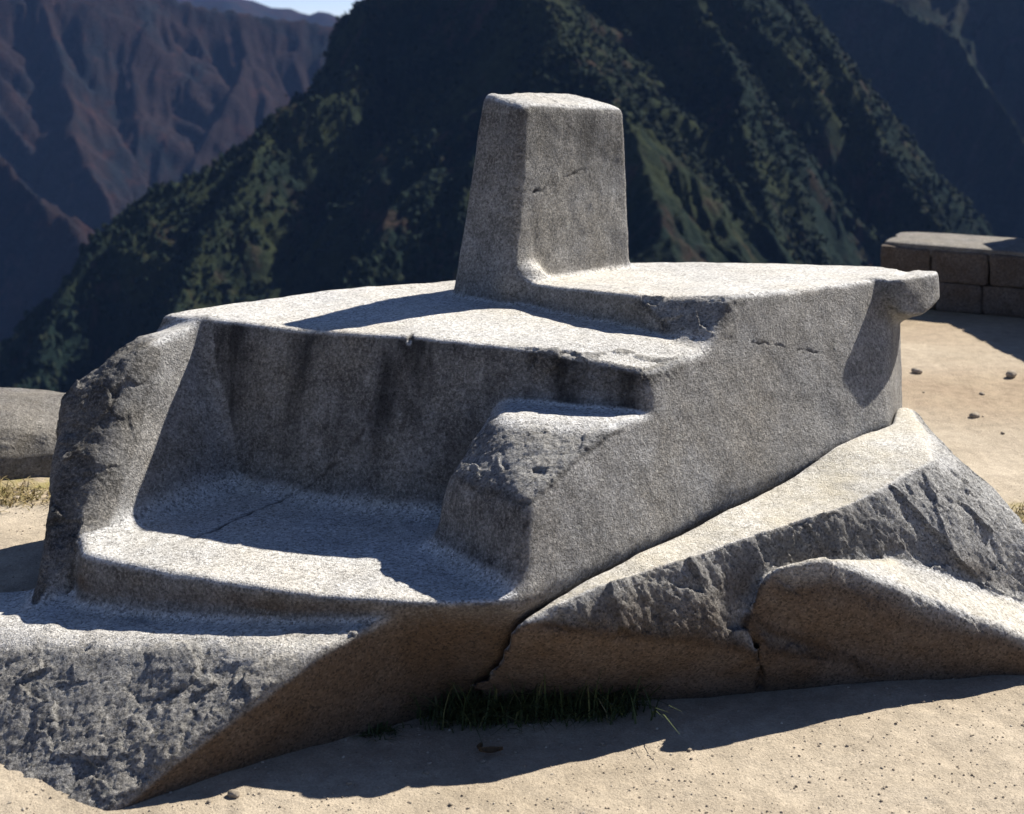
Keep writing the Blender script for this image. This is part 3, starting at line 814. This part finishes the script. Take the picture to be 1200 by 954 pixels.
g = M('pebble_stone', 0.9, 0.2)
MAT_P = g.done(g.mix(g.ramp(g.noise(40, 4), [(0.35, 0.0), (0.65, 1.0)]), (0.21, 0.175, 0.13), (0.36, 0.30, 0.23)), g.bump(g.noise(90, 4), 0.5, 0.004))
def pebble(px, py, size, label, group=None, seed=1):
    # footprint found on the sand, then real size
    d = 4.5
    for _ in range(12):
        q_ = P(px, py, d); d = d * float(ground_h(q_[0], q_[1])[0]) / q_[2]
    q_ = P(px, py, d); V, Fq = rough_stone((size, size * 0.75, size * 0.55), 2.4, size * 0.16, 1.6 / size, seed, 6)
    o = make_mesh('pebble', V, Fq, MAT_P, dz=0)
    o.location = (q_[0], q_[1], float(ground_h(q_[0], q_[1])[0]) + size * 0.16 + ZC); o.rotation_euler = (0, 0, seed * 1.3)
    return tag(o, label, 'pebble', group)
pebble(1185, 441, 0.075, 'dark brown stone alone on the sand below the low wall', seed=3)
pebble(1074, 437, 0.07, 'dark stone on the sand just right of the carved stone end', seed=4)
pebble(1142, 489, 0.055, 'flat dark pebble on the sand behind the pale boulder', seed=5)
pebble(19, 585, 0.03, 'small dark pebble on the bright sand left of the carved stone', seed=6)
pebble(275, 933, 0.035, 'pale pebble in the shadow near the bottom of the skirt', seed=7)
pebble(808, 880, 0.016, 'tiny dark pebble on sunlit sand under the boulder shadow', seed=8)
rp = np.random.default_rng(21)
for k in range(26):
    px = rp.uniform(520, 1195); lo_y = np.interp(px, [440, 760, 1200], [945, 885, 795])
    py = rp.uniform(lo_y, 952); sz = 0.005 + 0.009 * rp.random() ** 3
    pebble(px, py, sz, 'tiny pebble scattered on the sunlit sand in front of the boulder', 'pebbles scattered on the sunlit sand', int(rp.integers(10, 900)))
for k in range(14):
    px = rp.uniform(240, 850); py = rp.uniform(np.interp(px, [240, 850], [925, 842]), np.interp(px, [240, 850], [948, 856]))
    pebble(px, py, 0.006 + 0.012 * rp.random() ** 2, 'tiny pebble lying on the shaded sand beside the rock foot', 'pebbles on the shaded sand', int(rp.integers(10, 900)))
for k in range(6):
    px = rp.uniform(1080, 1198); py = rp.uniform(430, 590)
    pebble(px, py, 0.012 + 0.02 * rp.random() ** 2, 'small pebble on the sand between pale boulder and low wall', 'pebbles before the low wall', int(rp.integers(10, 900)))
g = M('dry_leaf', 0.8, 0.1)
MAT_L = g.done(g.ramp(g.noise(60, 3), [(0.3, (0.07, 0.045, 0.025)), (0.7, (0.16, 0.10, 0.05))]))
def leaf(x, y, L, rz, label):
    n = 7; t = np.linspace(0, 1, n); V = []
    for k in range(n):
        w_ = L * 0.22 * math.sin(math.pi * min(max(t[k], 0.03), 0.97)) ** 0.8
        zc = 0.012 + L * 0.35 * (t[k] - 0.5) ** 2
        for u in (-1, -0.5, 0, 0.5, 1): V.append(((t[k] - 0.5) * L, u * w_, zc + abs(u) ** 1.5 * L * 0.13))
    F_ = [[k * 5 + j, k * 5 + j + 1, k * 5 + j + 6, k * 5 + j + 5] for k in range(n - 1) for j in range(4)]
    o = make_mesh('dry_leaf', np.array(V), np.array(F_), MAT_L, dz=0)
    o.location = (x, y, float(ground_h(x, y)[0]) + ZC); o.rotation_euler = (0.1, 0.05, rz)
    return tag(o, label, 'leaf')
leaf(-0.062, 4.03, 0.07, 0.2, 'larger curled dry brown leaf on the shaded sand below the grass tuft')
leaf(-0.095, 4.06, 0.04, 1.3, 'smaller dry brown leaf beside the larger curled one')

# fine grit lying all over the trodden sand
r_ = np.random.default_rng(77); n = 22000
gy_ = 3.3 + 3.2 * r_.random(n) ** 1.6; gx_ = gy_ * (-0.4 + 0.85 * r_.random(n))
R = 0.001 + 0.0035 * r_.random(n) ** 6
gz_ = ground_h(gx_, gy_)
V = ICO_V[None] * (1 + 0.2 * r_.normal(0, 1, (n, 12, 1))) * R[:, None, None] * np.array([1.1, 1, 0.7]) + np.stack([gx_, gy_, gz_ + R * 0.3], 1)[:, None]
g = M('grit_stone', 0.95, 0.1)
MAT_GT = g.done(g.ramp(g.attr('tone'), [(0, (0.22, 0.18, 0.135)), (0.5, (0.3, 0.245, 0.18)), (1, (0.48, 0.42, 0.33))]))
tag(make_mesh('grit', V.reshape(-1, 3), (ICO_F[None] + (np.arange(n) * 12)[:, None, None]).reshape(-1, 3), MAT_GT, None, dict(tone=np.repeat(r_.random(n), 12)), smooth=False), 'fine grit lying all over the trodden sand', 'grit', kind='stuff')
